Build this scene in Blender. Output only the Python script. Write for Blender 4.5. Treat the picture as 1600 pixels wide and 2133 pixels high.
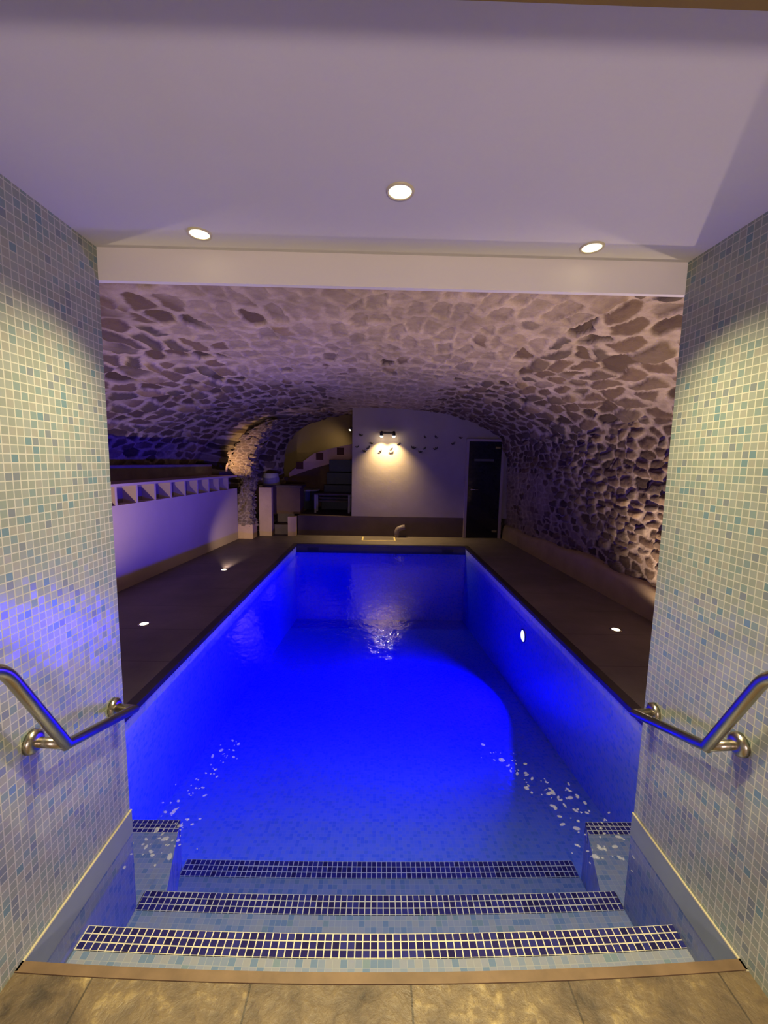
import bpy, bmesh, math, random
import numpy as np
from mathutils import Vector, Matrix

random.seed(7)
np.random.seed(7)
scene = bpy.context.scene
for o in list(bpy.data.objects):
    bpy.data.objects.remove(o, do_unlink=True)
COL = scene.collection

# ------------------------------------------------------------------ camera
F_PX, PITCH, ROLL, YAW = 870.9, 0.1184, 0.0185, 0.0155
cam_data = bpy.data.cameras.new('camera')
cam_data.sensor_fit = 'VERTICAL'
cam_data.sensor_height = 24.0
cam_data.lens = 24.0 * F_PX / 2133.0
cam_data.clip_start = 0.02
cam_data.clip_end = 100
cam = bpy.data.objects.new('camera', cam_data)
COL.objects.link(cam)
right = Vector((math.cos(YAW), -math.sin(YAW), 0))
fwd = Vector((math.sin(YAW) * math.cos(PITCH), math.cos(YAW) * math.cos(PITCH), -math.sin(PITCH)))
up = right.cross(fwd)
r2 = right * math.cos(ROLL) + up * math.sin(ROLL)
u2 = -right * math.sin(ROLL) + up * math.cos(ROLL)
mw = Matrix((r2, u2, -fwd)).transposed().to_4x4()
mw.translation = Vector((0, 0, 1.7))
cam.matrix_world = mw
scene.camera = cam

# ------------------------------------------------------------------ world, exposure
world = bpy.data.worlds.new('world')
scene.world = world
world.use_nodes = True
bg = world.node_tree.nodes['Background']
bg.inputs['Color'].default_value = (0.02, 0.016, 0.025, 1)
bg.inputs['Strength'].default_value = 0.3
scene.view_settings.view_transform = 'Standard'
scene.view_settings.look = 'None'
scene.view_settings.exposure = 0.0
scene.view_settings.gamma = 1.0
scene.view_settings.use_curve_mapping = False
cy = scene.cycles
cy.use_denoising = True
cy.max_bounces = 10
cy.diffuse_bounces = 5
cy.glossy_bounces = 4
cy.transparent_max_bounces = 12
cy.sample_clamp_indirect = 4.0
cy.caustics_reflective = False

# ------------------------------------------------------------------ light strengths (lamps sit in their builders)
DOWN_W, DOWN_COL = 135.0, (1.0, 0.86, 0.47)
UP_W, UP_COL = 42.0, (1.0, 0.77, 0.56)
POOL_W, POOL_COL = 188.0, (0.020, 0.001, 1.0)
TWIN_W, TWIN_COL = 108.0, (1.0, 0.72, 0.28)
ALCOVE_W = 9.0
FOYER_FILL_W = 120.0
ROOM_W = 26.0

# ================================================================== helpers
def srgb(r, g, b):
    def f(c):
        c /= 255.0
        return c / 12.92 if c <= 0.04045 else ((c + 0.055) / 1.055) ** 2.4
    return (f(r), f(g), f(b), 1.0)


def link(o, parent=None):
    COL.objects.link(o)
    if parent is not None:
        o.parent = parent
    return o


def tag(o, label=None, cat=None, group=None, kind=None):
    if label: o['label'] = label
    if cat: o['category'] = cat
    if group: o['group'] = group
    if kind: o['kind'] = kind
    return o


def empty(name, loc, rotz=0.0):
    o = bpy.data.objects.new(name, None)
    o.location = loc
    o.rotation_euler = (0, 0, rotz)
    o.empty_display_size = 0.1
    return link(o)


def mesh_obj(name, bm, mat, parent=None, smooth=False):
    me = bpy.data.meshes.new(name)
    bmesh.ops.recalc_face_normals(bm, faces=bm.faces)
    bm.to_mesh(me)
    bm.free()
    if mat: me.materials.append(mat)
    if smooth:
        for p in me.polygons: p.use_smooth = True
    return link(bpy.data.objects.new(name, me), parent)


def box(bm, x0, x1, y0, y1, z0, z1, bevel=0.0):
    vs = [bm.verts.new((x, y, z)) for x in (x0, x1) for y in (y0, y1) for z in (z0, z1)]
    idx = [(0, 1, 3, 2), (4, 6, 7, 5), (0, 4, 5, 1), (2, 3, 7, 6), (0, 2, 6, 4), (1, 5, 7, 3)]
    fs = [bm.faces.new([vs[i] for i in f]) for f in idx]
    if bevel > 0:
        es = list({e for f in fs for e in f.edges})
        bmesh.ops.bevel(bm, geom=es, offset=bevel, segments=2, profile=0.6, affect='EDGES')
    return vs


def prism(bm, pts, axis_vec, both=True):
    """extrude a closed polygon (list of Vectors) along axis_vec"""
    a = [bm.verts.new(p) for p in pts]
    b = [bm.verts.new(Vector(p) + Vector(axis_vec)) for p in pts]
    n = len(pts)
    bm.faces.new(a)
    bm.faces.new(list(reversed(b)))
    for i in range(n):
        bm.faces.new((a[i], b[i], b[(i + 1) % n], a[(i + 1) % n]))


def lathe(bm, prof, n=32, origin=(0, 0, 0), axis=(0, 0, 1)):
    """prof: list of (radius, height) revolved about axis through origin"""
    ax = Vector(axis).normalized()
    t = Vector((1, 0, 0)) if abs(ax.x) < 0.9 else Vector((0, 1, 0))
    e1 = ax.cross(t).normalized()
    e2 = ax.cross(e1)
    o = Vector(origin)
    rings = []
    for r, h in prof:
        if r < 1e-6:
            rings.append([bm.verts.new(o + ax * h)])
        else:
            rings.append([bm.verts.new(o + ax * h + (e1 * math.cos(2 * math.pi * k / n) + e2 * math.sin(2 * math.pi * k / n)) * r) for k in range(n)])
    for A, B in zip(rings[:-1], rings[1:]):
        for k in range(n):
            k2 = (k + 1) % n
            if len(A) == 1 and len(B) == 1: continue
            if len(A) == 1: bm.faces.new((A[0], B[k], B[k2]))
            elif len(B) == 1: bm.faces.new((A[k], B[0], A[k2]))
            else: bm.faces.new((A[k], B[k], B[k2], A[k2]))


def tube(bm, pts, r, n=18, caps=True):
    """sweep a circle along a polyline with mitred corners"""
    pts = [Vector(p) for p in pts]
    d0 = (pts[1] - pts[0]).normalized()
    t = Vector((0, 0, 1)) if abs(d0.z) < 0.9 else Vector((1, 0, 0))
    e1 = d0.cross(t).normalized()
    e2 = d0.cross(e1).normalized()
    ring = [pts[0] + (e1 * math.cos(2 * math.pi * k / n) + e2 * math.sin(2 * math.pi * k / n)) * r for k in range(n)]
    rings = [[bm.verts.new(p) for p in ring]]
    for i in range(1, len(pts)):
        d = (pts[i] - pts[i - 1]).normalized()
        if i < len(pts) - 1:
            dn = (pts[i + 1] - pts[i]).normalized()
            nrm = (d + dn).normalized()
        else:
            nrm = d
        ring = [p + d * ((pts[i] - p).dot(nrm) / d.dot(nrm)) for p in ring]
        rings.append([bm.verts.new(p) for p in ring])
    for A, B in zip(rings[:-1], rings[1:]):
        for k in range(n):
            bm.faces.new((A[k], A[(k + 1) % n], B[(k + 1) % n], B[k]))
    if caps:
        bm.faces.new(rings[0]); bm.faces.new(list(reversed(rings[-1])))


def fillet(pts, idx, rad, seg=7):
    """replace the listed interior corners of a polyline by arcs (quadratic)"""
    out = []
    for i, p in enumerate(pts):
        p = Vector(p)
        if i in idx:
            a = (Vector(pts[i - 1]) - p).normalized(); b = (Vector(pts[i + 1]) - p).normalized()
            p0, p2 = p + a * rad, p + b * rad
            for k in range(seg + 1):
                s = k / seg
                out.append(p0 * (1 - s) ** 2 + p * 2 * s * (1 - s) + p2 * s * s)
        else:
            out.append(p)
    return out


def grid_mesh(name, P, mat, parent=None, smooth=True, uv=None, attrs=None):
    """P: (n,m,3) array -> quad grid mesh; uv (n,m,2); attrs {name: (n,m)}"""
    n, m, _ = P.shape
    me = bpy.data.meshes.new(name)
    idx = np.arange(n * m).reshape(n, m)
    q = np.stack([idx[:-1, :-1], idx[1:, :-1], idx[1:, 1:], idx[:-1, 1:]], -1).reshape(-1, 4)
    me.vertices.add(n * m)
    me.vertices.foreach_set('co', P.reshape(-1).astype(np.float32))
    me.loops.add(q.size)
    me.loops.foreach_set('vertex_index', q.reshape(-1).astype(np.int32))
    me.polygons.add(len(q))
    me.polygons.foreach_set('loop_start', np.arange(0, q.size, 4, dtype=np.int32))
    me.polygons.foreach_set('loop_total', np.full(len(q), 4, dtype=np.int32))
    me.update(calc_edges=True)
    me.validate()
    if smooth: me.polygons.foreach_set('use_smooth', np.ones(len(q), dtype=bool))
    if uv is not None:
        l = me.uv_layers.new(name='UVMap')
        l.data.foreach_set('uv', uv.reshape(-1, 2)[q.reshape(-1)].reshape(-1).astype(np.float32))
    for k, a in (attrs or {}).items():
        at = me.attributes.new(k, 'FLOAT', 'POINT')
        at.data.foreach_set('value', a.reshape(-1).astype(np.float32))
    me.materials.append(mat)
    return link(bpy.data.objects.new(name, me), parent)


# ------------------------------------------------------------------ node helper
class NT:
    def __init__(self, name):
        self.m = bpy.data.materials.new(name)
        self.m.use_nodes = True
        self.t = self.m.node_tree
        self.t.nodes.clear()
        self.out = self.t.nodes.new('ShaderNodeOutputMaterial')

    def n(self, typ, **kw):
        nd = self.t.nodes.new(typ)
        for k, v in kw.items(): setattr(nd, k, v)
        return nd

    def l(self, a, b): self.t.links.new(a, b)

    def val(self, sock, v):
        if hasattr(v, 'is_output') or isinstance(v, bpy.types.NodeSocket): self.l(v, sock)
        else: sock.default_value = v

    def math(self, op, a, b=None, c=None):
        nd = self.n('ShaderNodeMath', operation=op)
        self.val(nd.inputs[0], a)
        if b is not None: self.val(nd.inputs[1], b)
        if c is not None: self.val(nd.inputs[2], c)
        return nd.outputs[0]

    def vmath(self, op, a, b=None, scale=None):
        nd = self.n('ShaderNodeVectorMath', operation=op)
        self.val(nd.inputs[0], a)
        if b is not None: self.val(nd.inputs[1], b)
        if scale is not None: self.val(nd.inputs['Scale'], scale)
        return nd.outputs[0]

    def mix(self, fac, a, b):
        nd = self.n('ShaderNodeMix', data_type='RGBA')
        self.val(nd.inputs[0], fac); self.val(nd.inputs[6], a); self.val(nd.inputs[7], b)
        return nd.outputs[2]

    def ramp(self, fac, stops, interp='LINEAR'):
        nd = self.n('ShaderNodeValToRGB')
        cr = nd.color_ramp
        cr.interpolation = interp
        while len(cr.elements) < len(stops): cr.elements.new(0.5)
        for e, (p, c) in zip(cr.elements, stops):
            e.position = p; e.color = c
        self.l(fac, nd.inputs[0])
        return nd.outputs[0]

    def noise(self, vec, scale, detail=3.0, rough=0.55, out='Fac'):
        nd = self.n('ShaderNodeTexNoise')
        if vec is not None: self.l(vec, nd.inputs['Vector'])
        nd.inputs['Scale'].default_value = scale
        nd.inputs['Detail'].default_value = detail
        nd.inputs['Roughness'].default_value = rough
        return nd.outputs[out]

    def bsdf(self, color, rough=0.5, metallic=0.0, spec=0.5, normal=None, emission=None, estr=0.0):
        nd = self.n('ShaderNodeBsdfPrincipled')
        self.val(nd.inputs['Base Color'], color)
        self.val(nd.inputs['Roughness'], rough)
        self.val(nd.inputs['Metallic'], metallic)
        self.val(nd.inputs['Specular IOR Level'], spec)
        if normal is not None: self.l(normal, nd.inputs['Normal'])
        if emission is not None:
            nd.inputs['Emission Color'].default_value = emission
            nd.inputs['Emission Strength'].default_value = estr
        self.l(nd.outputs[0], self.out.inputs[0])
        return nd

    def bump(self, h, strength=0.5, dist=0.01):
        nd = self.n('ShaderNodeBump')
        nd.inputs['Strength'].default_value = strength
        nd.inputs['Distance'].default_value = dist
        self.l(h, nd.inputs['Height'])
        return nd.outputs[0]

    def objco(self): return self.n('ShaderNodeTexCoord').outputs['Object']
    def uv(self): return self.n('ShaderNodeTexCoord').outputs['UV']


def plain(name, col, rough=0.6, metallic=0.0, spec=0.4, var=0.12, scale=6.0, bump=0.0):
    t = NT(name)
    co = t.objco()
    n = t.noise(co, scale, 4.0)
    dark = tuple(c * (1 - var) for c in col[:3]) + (1,)
    lite = tuple(min(1, c * (1 + var)) for c in col[:3]) + (1,)
    c = t.ramp(n, [(0.3, dark), (0.7, lite)])
    nm = t.bump(t.noise(co, scale * 6, 4.0), bump, 0.01) if bump else None
    t.bsdf(c, rough, metallic, spec, nm)
    return t.m


def mosaic(name, axes, stops, grout, pitch=(0.0247, 0.0247), gap=0.10, rough=0.22, tilt=0.05, use_uv=False, off=(0, 0), spec=0.5):
    """small glass tiles: a random palette colour and a slight random tilt per tile, light grout between"""
    t = NT(name)
    co = t.uv() if use_uv else t.objco()
    sp = t.n('ShaderNodeSeparateXYZ'); t.l(co, sp.inputs[0])
    a = t.math('DIVIDE', t.math('ADD', sp.outputs[axes[0]], off[0] + 50 * pitch[0]), pitch[0])
    b = t.math('DIVIDE', t.math('ADD', sp.outputs[axes[1]], off[1] + 50 * pitch[1]), pitch[1])
    fa, fb = t.math('FLOOR', a), t.math('FLOOR', b)
    cb = t.n('ShaderNodeCombineXYZ'); t.l(fa, cb.inputs[0]); t.l(fb, cb.inputs[1])
    wn = t.n('ShaderNodeTexWhiteNoise', noise_dimensions='2D'); t.l(cb.outputs[0], wn.inputs['Vector'])
    col = t.ramp(wn.outputs['Value'], stops, 'CONSTANT')
    ga = t.math('ABSOLUTE', t.math('SUBTRACT', t.math('FRACT', a), 0.5))
    gb = t.math('ABSOLUTE', t.math('SUBTRACT', t.math('FRACT', b), 0.5))
    g = t.math('GREATER_THAN', t.math('MAXIMUM', ga, gb), 0.5 - gap * 0.5)
    c = t.mix(g, col, grout)
    geo = t.n('ShaderNodeNewGeometry')
    rnd = t.vmath('SCALE', t.vmath('SUBTRACT', wn.outputs['Color'], (0.5, 0.5, 0.5)), scale=tilt)
    rn = t.n('ShaderNodeMix', data_type='VECTOR')
    t.l(g, rn.inputs[0]); t.l(rnd, rn.inputs[4]); rn.inputs[5].default_value = (0, 0, 0)
    nrm = t.vmath('NORMALIZE', t.vmath('ADD', geo.outputs['Normal'], rn.outputs[1]))
    ro = t.math('ADD', t.math('MULTIPLY', g, 0.5), rough)
    t.bsdf(c, ro, 0, spec, nrm)
    return t.m


# ------------------------------------------------------------------ materials
WALL_PAL = [(0.0, srgb(138, 144, 134)), (0.30, srgb(132, 138, 127)), (0.58, srgb(142, 143, 131)), (0.72, srgb(118, 134, 129)),
            (0.84, srgb(127, 138, 127)), (0.92, srgb(114, 121, 123)), (0.97, srgb(101, 125, 129))]
M = {}
M['tile_side'] = mosaic('wall_mosaic_side', (1, 2), WALL_PAL, srgb(172, 170, 152), gap=0.13)
M['tile_front'] = mosaic('wall_mosaic_front', (0, 2), WALL_PAL, srgb(172, 170, 152), gap=0.13)
POOL_PAL = [(0.0, srgb(205, 216, 222)), (0.4, srgb(188, 208, 222)), (0.62, srgb(214, 220, 214)), (0.8, srgb(160, 192, 216)), (0.93, srgb(176, 205, 205))]
M['pool_floor'] = mosaic('pool_mosaic_floor', (0, 1), POOL_PAL, srgb(214, 218, 220), gap=0.08)
M['pool_side'] = mosaic('pool_mosaic_side', (1, 2), POOL_PAL, srgb(214, 218, 220), gap=0.08)
M['pool_front'] = mosaic('pool_mosaic_front', (0, 2), POOL_PAL, srgb(214, 218, 220), gap=0.08)
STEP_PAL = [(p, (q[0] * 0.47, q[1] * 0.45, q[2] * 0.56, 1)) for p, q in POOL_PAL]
LINE_BLUELIT_PAL = [(p, (q[0] * 0.26, q[1] * 0.27, q[2] * 0.46, 1)) for p, q in POOL_PAL]  # pool tiles darkened and blued: the underwater lamp's light put into the colour
M['lining'] = mosaic('lining_mosaic_bluelit', (1, 2), LINE_BLUELIT_PAL, srgb(112, 122, 152), gap=0.08)
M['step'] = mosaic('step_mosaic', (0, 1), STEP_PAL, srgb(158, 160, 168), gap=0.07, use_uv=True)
NAVY = [(0.0, srgb(40, 38, 104)), (0.4, srgb(34, 30, 90)), (0.7, srgb(46, 48, 120)), (0.9, srgb(28, 24, 74))]
M['nosing'] = mosaic('nosing_mosaic', (0, 1), NAVY, srgb(222, 212, 190), pitch=(0.0262, 0.0233), gap=0.15, use_uv=True)
M['ceiling'] = plain('ceiling_paint', srgb(200, 196, 190), 0.75, var=0.03, scale=1.5)
M['beam'] = plain('beam_paint', srgb(222, 214, 210), 0.7, var=0.03, scale=2)
M['ochre'] = plain('ochre_plaster', srgb(108, 86, 44), 0.85, var=0.08)
M['skirt'] = plain('skirting_paint', srgb(120, 128, 138), 0.5, var=0.06)
M['skirt_trim'] = plain('trim_metal', srgb(190, 180, 150), 0.35, var=0.04)
M['white_plaster'] = plain('white_plaster', srgb(144, 132, 130), 0.85, var=0.10, scale=1.6, bump=0.25)
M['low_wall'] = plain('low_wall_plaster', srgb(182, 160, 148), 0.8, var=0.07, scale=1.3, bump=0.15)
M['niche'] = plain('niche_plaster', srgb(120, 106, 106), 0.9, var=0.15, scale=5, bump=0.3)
M['plinth'] = plain('plinth_render', srgb(158, 136, 108), 0.85, var=0.15, scale=3, bump=0.5)
M['dark_riser'] = plain('dark_riser', srgb(74, 58, 60), 0.7, var=0.12, scale=4)
M['coping'] = plain('coping_stone', srgb(54, 46, 52), 0.45, var=0.15, scale=9)
M['pale_post'] = plain('pale_render', srgb(186, 156, 132), 0.85, var=0.1, scale=4, bump=0.3)
M['grout'] = plain('pale_grout', srgb(210, 190, 140), 0.8, var=0.05)
M['olive'] = plain('olive_plaster', srgb(150, 128, 92), 0.9, var=0.05, scale=1.0)
M['parapet'] = plain('parapet_plaster', srgb(220, 180, 170), 0.8, var=0.06)
M['dark_square'] = plain('dark_square', srgb(88, 44, 44), 0.7)
M['dark_blue'] = plain('dark_blue_paint', srgb(46, 50, 70), 0.5)
M['dark_wood'] = plain('dark_wood', srgb(72, 54, 56), 0.55, var=0.2, scale=8)
M['brown_block'] = plain('brown_render', srgb(104, 80, 66), 0.85, var=0.15, scale=4)
M['grey_plastic'] = plain('grey_plastic', srgb(150, 142, 150), 0.5)
M['pipe'] = plain('grey_pipe', srgb(120, 108, 120), 0.4)
M['black_fish'] = plain('dark_iron', srgb(30, 24, 30), 0.5)
M['dark_slot'] = plain('skimmer_mouth', srgb(12, 10, 24), 0.6)
M['frame'] = plain('door_frame', srgb(140, 122, 130), 0.5, var=0.04)
M['frosted'] = plain('frosted_band', srgb(70, 66, 70), 0.6, var=0.1, scale=14)
M['white_fitting'] = plain('white_fitting', srgb(225, 225, 230), 0.4)
M['wood_edge'] = plain('landing_edge', srgb(110, 88, 66), 0.5, var=0.2, scale=14)

t = NT('dark_glass'); t.bsdf((0.010, 0.010, 0.018, 1), 0.06, 0, 0.5); M['glass'] = t.m
t = NT('brushed_steel')
mp = t.n('ShaderNodeMapping'); t.l(t.objco(), mp.inputs[0]); mp.inputs['Scale'].default_value = (90, 4, 4)
t.bsdf(t.ramp(t.noise(mp.outputs[0], 8, 3), [(0.3, (0.40, 0.36, 0.30, 1)), (0.7, (0.52, 0.47, 0.40, 1))]), 0.27, 1.0); M['steel'] = t.m


def emit(name, col, strength):
    t = NT(name)
    e = t.n('ShaderNodeEmission'); e.inputs[0].default_value = col; e.inputs[1].default_value = strength
    t.l(e.outputs[0], t.out.inputs[0])
    return t.m


M['lamp_warm'] = emit('lamp_warm', (1.0, 0.84, 0.50, 1), 3.2)
M['lamp_up'] = emit('lamp_uplight', (1.0, 0.86, 0.60, 1), 9.0)
M['lamp_bulb'] = emit('lamp_bulb', (1.0, 0.82, 0.45, 1), 80.0)
M['fill_globe'] = emit('fill_globe', (1.0, 0.85, 0.7, 1), 3.0)
M['lamp_pool'] = emit('lamp_pool', (0.75, 0.70, 1.0, 1), 5.0)

# deck: dark stone boards with fine joints along the pool
t = NT('deck_stone')
co = t.objco()
n1 = t.noise(co, 2.2, 5); n2 = t.noise(co, 22, 4)
c = t.ramp(n1, [(0.3, srgb(100, 90, 90)), (0.7, srgb(122, 110, 110))])
sp = t.n('ShaderNodeSeparateXYZ'); t.l(co, sp.inputs[0])
jy = t.math('ABSOLUTE', t.math('SUBTRACT', t.math('FRACT', t.math('DIVIDE', sp.outputs[1], 0.6)), 0.5))
j = t.math('GREATER_THAN', jy, 0.494)
c = t.mix(t.math('MULTIPLY', j, 0.6), c, srgb(46, 38, 36))
t.bsdf(c, 0.55, 0, 0.35, t.bump(n2, 0.2, 0.01)); M['deck'] = t.m

# landing: glossy marbled stone tiles
t = NT('landing_stone')
co = t.objco()
w = t.vmath('ADD', co, t.vmath('SCALE', t.noise(co, 5.0, 4, out='Color'), scale=0.10))
n1 = t.noise(w, 6.5, 9, 0.66)
n2 = t.noise(w, 24, 7, 0.65)
n3 = t.noise(co, 2.2, 2, 0.5)
mixn = t.math('ADD', t.math('MULTIPLY', n1, 0.62), t.math('ADD', t.math('MULTIPLY', n2, 0.23), t.math('MULTIPLY', n3, 0.15)))
c = t.ramp(mixn, [(0.36, srgb(58, 47, 37)), (0.46, srgb(92, 76, 57)), (0.53, srgb(110, 92, 66)), (0.58, srgb(146, 126, 86)), (0.66, srgb(196, 176, 128))])
sp = t.n('ShaderNodeSeparateXYZ'); t.l(co, sp.inputs[0])
jx = t.math('ABSOLUTE', t.math('SUBTRACT', t.math('FRACT', t.math('DIVIDE', t.math('ADD', sp.outputs[0], 10.12), 0.445)), 0.5))
j = t.math('GREATER_THAN', jx, 0.494)
c = t.mix(t.math('MULTIPLY', j, 0.75), c, srgb(46, 37, 28))
hh = t.math('SUBTRACT', mixn, t.math('MULTIPLY', j, 0.3))
t.bsdf(c, t.ramp(n1, [(0.4, (0.55, 0.55, 0.55, 1)), (0.65, (0.32, 0.32, 0.32, 1))]), 0, 0.5, t.bump(hh, 0.5, 0.03)); M['landing'] = t.m

# rubble stone with mortar, driven by the stone layout stored on the mesh
t = NT('rubble_stone')
co = t.objco()
def att(n):
    a = t.n('ShaderNodeAttribute'); a.attribute_name = n
    return a.outputs['Fac']
st, tone, cov = att('stone'), att('tone'), att('cover')
scol = t.ramp(tone, [(0.0, srgb(58, 45, 38)), (0.3, srgb(84, 66, 54)), (0.6, srgb(108, 87, 70)), (0.8, srgb(76, 66, 62)), (1.0, srgb(134, 110, 84))])
fine = t.noise(co, 26, 6, 0.65)
scol = t.mix(t.math('MULTIPLY', fine, 0.7), scol, srgb(74, 60, 50))
mcol = t.mix(t.math('MULTIPLY', t.noise(co, 2.6, 3, 0.6), 0.9), t.ramp(t.noise(co, 9, 8, 0.7), [(0.3, srgb(150, 130, 114)), (0.7, srgb(198, 178, 158))]), srgb(88, 74, 64))  # mortar darkened in patches, painting in shadowed gaps between stones
wash = t.mix(0.62, scol, mcol)                         # stones under a thin lime wash
scol2 = t.mix(cov, scol, wash)
c = t.mix(st, mcol, scol2)
t.bsdf(c, 0.9, 0, 0.2, t.bump(t.math('ADD', fine, t.math('MULTIPLY', t.noise(co, 70, 4, 0.6), 0.5)), 0.7, 0.012)); M['stone'] = t.m

# water: clear, mirror by Fresnel (total reflection from below included), rippled
t = NT('pool_water')
co = t.objco()
mp = t.n('ShaderNodeMapping'); t.l(co, mp.inputs[0]); mp.inputs['Scale'].default_value = (1.0, 0.75, 1)
rip = t.math('ADD', t.noise(mp.outputs[0], 7.0, 3, 0.5), t.math('MULTIPLY', t.noise(mp.outputs[0], 26.0, 2, 0.5), 0.28))
bmp = t.bump(rip, 0.16, 0.035)
fr = t.n('ShaderNodeFresnel'); fr.inputs['IOR'].default_value = 1.33; t.l(bmp, fr.inputs['Normal'])
tr = t.n('ShaderNodeBsdfTransparent'); tr.inputs[0].default_value = (1, 1, 1, 1)
gl = t.n('ShaderNodeBsdfGlossy'); gl.inputs['Roughness'].default_value = 0.02; t.l(bmp, gl.inputs['Normal'])
gl.inputs[0].default_value = (1, 1, 1, 1)
mx = t.n('ShaderNodeMixShader'); t.l(fr.outputs[0], mx.inputs[0]); t.l(tr.outputs[0], mx.inputs[1]); t.l(gl.outputs[0], mx.inputs[2])
t.l(mx.outputs[0], t.out.inputs[0])
va = t.n('ShaderNodeVolumeAbsorption'); va.inputs['Color'].default_value = (0.10, 0.34, 0.985, 1); va.inputs['Density'].default_value = 1.25
t.l(va.outputs[0], t.out.inputs['Volume']); M['water'] = t.m

# foam bubbles
t = NT('foam')
b = t.n('ShaderNodeBsdfTransparent'); d = t.n('ShaderNodeBsdfDiffuse'); d.inputs[0].default_value = (0.85, 0.85, 0.9, 1)
mx = t.n('ShaderNodeMixShader'); mx.inputs[0].default_value = 0.14
t.l(b.outputs[0], mx.inputs[1]); t.l(d.outputs[0], mx.inputs[2]); t.l(mx.outputs[0], t.out.inputs[0]); M['foam'] = t.m


# ================================================================== dimensions
XL, XR, YM = -1.0, 1.097, 1.579        # tiled passage: side walls and mouth
ZC, ZB = 2.43, 2.32                    # passage ceiling, underside of the beam
ZD = 0.189                             # pool deck
ZW = 0.08                              # water
PL, PR, PF, PN = -1.475, 1.63, 7.55, 1.59   # pool edges: left, right, far, near
ZF = -0.72                             # pool floor
YE = 8.48                              # white end wall
ZLAND = 0.255
BOW = 0.026


def spot(name, loc, target, watt, col, angle, blend=0.6, radius=0.03, parent=None):
    ld = bpy.data.lights.new(name, 'SPOT')
    ld.energy = watt; ld.color = col; ld.spot_size = math.radians(angle); ld.spot_blend = blend; ld.shadow_soft_size = radius
    o = bpy.data.objects.new(name, ld)
    o.location = loc
    o.rotation_euler = (Vector(target) - Vector(loc)).to_track_quat('-Z', 'Y').to_euler()
    link(o)
    if parent is not None:
        o.parent = parent
        o.matrix_parent_inverse = Matrix.Translation(-Vector(parent.location))
    return o


# ================================================================== structure: passage
def struct(name, bm, mat, label, cat, smooth=False):
    o = mesh_obj(name, bm, mat, None, smooth)
    return tag(o, label, cat, kind='structure')


for side, x, s in (('left', XL, -1), ('right', XR, 1)):
    bm = bmesh.new()
    x1 = x + s * 0.16
    box(bm, min(x, x1), max(x, x1), -1.6, YM, -0.45, ZC + 0.3)
    w = struct('wall_' + side, bm, M['tile_side'], f'{side} wall of the entrance passage, pale green and blue mosaic tiles', 'wall')
    # plain tiled jamb face looking into the pool room
    bm = bmesh.new()
    xa, xb = (x - 2.6, x + 0.004) if s < 0 else (x - 0.004, x + 2.2)
    xj = (x - 0.16, x) if s < 0 else (x, x + 0.16)
    # skirting along the waterline with its bright top trim
    bm.free()
    bm = bmesh.new()
    xs = x - s * 0.003
    box(bm, min(x, xs) - (0.002 if s > 0 else 0) , max(x, xs) + (0.002 if s < 0 else 0), 1.03, YM + 0.004, 0.155, 0.255)
    k = struct('baseboard_' + side, bm, M['skirt'], f'grey skirting at the waterline of the {side} tiled wall', 'skirting')
    bm = bmesh.new()
    xt = x - s * 0.006
    box(bm, min(x, xt), max(x, xt), 1.03, YM + 0.005, 0.253, 0.258)
    tr_ = mesh_obj('top_trim', bm, M['skirt_trim'], k)
    tr_['label'] = 'pale metal strip along its top edge'

# ceiling of the passage, lower ochre soffit of the hall, hall shell
bm = bmesh.new(); box(bm, XL - 0.1, XR + 0.1, 0.60, YM + 0.02, ZC, ZC + 0.12)
struct('ceiling', bm, M['ceiling'], 'white ceiling of the passage holding three recessed spotlights', 'ceiling')
bm = bmesh.new(); box(bm, XL - 0.1, XR + 0.1, YM - 0.002, YM + 0.02, ZB, ZC + 0.28)
struct('ceiling_beam', bm, M['beam'], 'white painted beam across the opening to the stone vault', 'beam')
bm = bmesh.new(); box(bm, XL - 0.1, XR + 0.1, -1.6, 0.655, 2.335, ZC + 0.12)
struct('ceiling_soffit', bm, M['ochre'], 'ochre lowered ceiling just in front of the passage', 'ceiling')
bm = bmesh.new(); box(bm, XL - 0.1, XR + 0.1, -1.72, -1.6, 0.0, ZC + 0.12)
struct('wall_entrance', bm, M['ochre'], 'ochre wall at the entrance end of the passage', 'wall')


# landing (front edge slightly bowed) and its brown nosing
def bowed_slab(bm, xs, yfront, yback, z0, z1, bow, uvscale=True):
    n = len(xs)
    uvl = bm.loops.layers.uv.verify()
    fr_, bk = [], []
    for x in xs:
        yb = bow * x * x
        fr_.append((bm.verts.new((x, yfront + yb, z0)), bm.verts.new((x, yfront + yb, z1))))
        yk = yback + (yb if uvscale == 'both' else 0)
        bk.append((bm.verts.new((x, yk, z0)), bm.verts.new((x, yk, z1))))
    fs = []
    for i in range(n - 1):
        fs.append(bm.faces.new((bk[i][1], bk[i + 1][1], fr_[i + 1][1], fr_[i][1])))
        fs.append(bm.faces.new((bk[i][0], fr_[i][0], fr_[i + 1][0], bk[i + 1][0])))
        fs.append(bm.faces.new((fr_[i][0], fr_[i][1], fr_[i + 1][1], fr_[i + 1][0])))
        fs.append(bm.faces.new((bk[i][0], bk[i + 1][0], bk[i + 1][1], bk[i][1])))
    fs.append(bm.faces.new((fr_[0][0], bk[0][0], bk[0][1], fr_[0][1])))
    fs.append(bm.faces.new((fr_[-1][0], fr_[-1][1], bk[-1][1], bk[-1][0])))
    for f in fs:
        horiz = abs(f.calc_center_median().z - (z0 + z1) / 2) > (z1 - z0) * 0.49
        for l in f.loops:
            v = l.vert.co
            l[uvl].uv = (v.x, v.y - bow * v.x * v.x) if horiz else (v.x, v.z)


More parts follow.
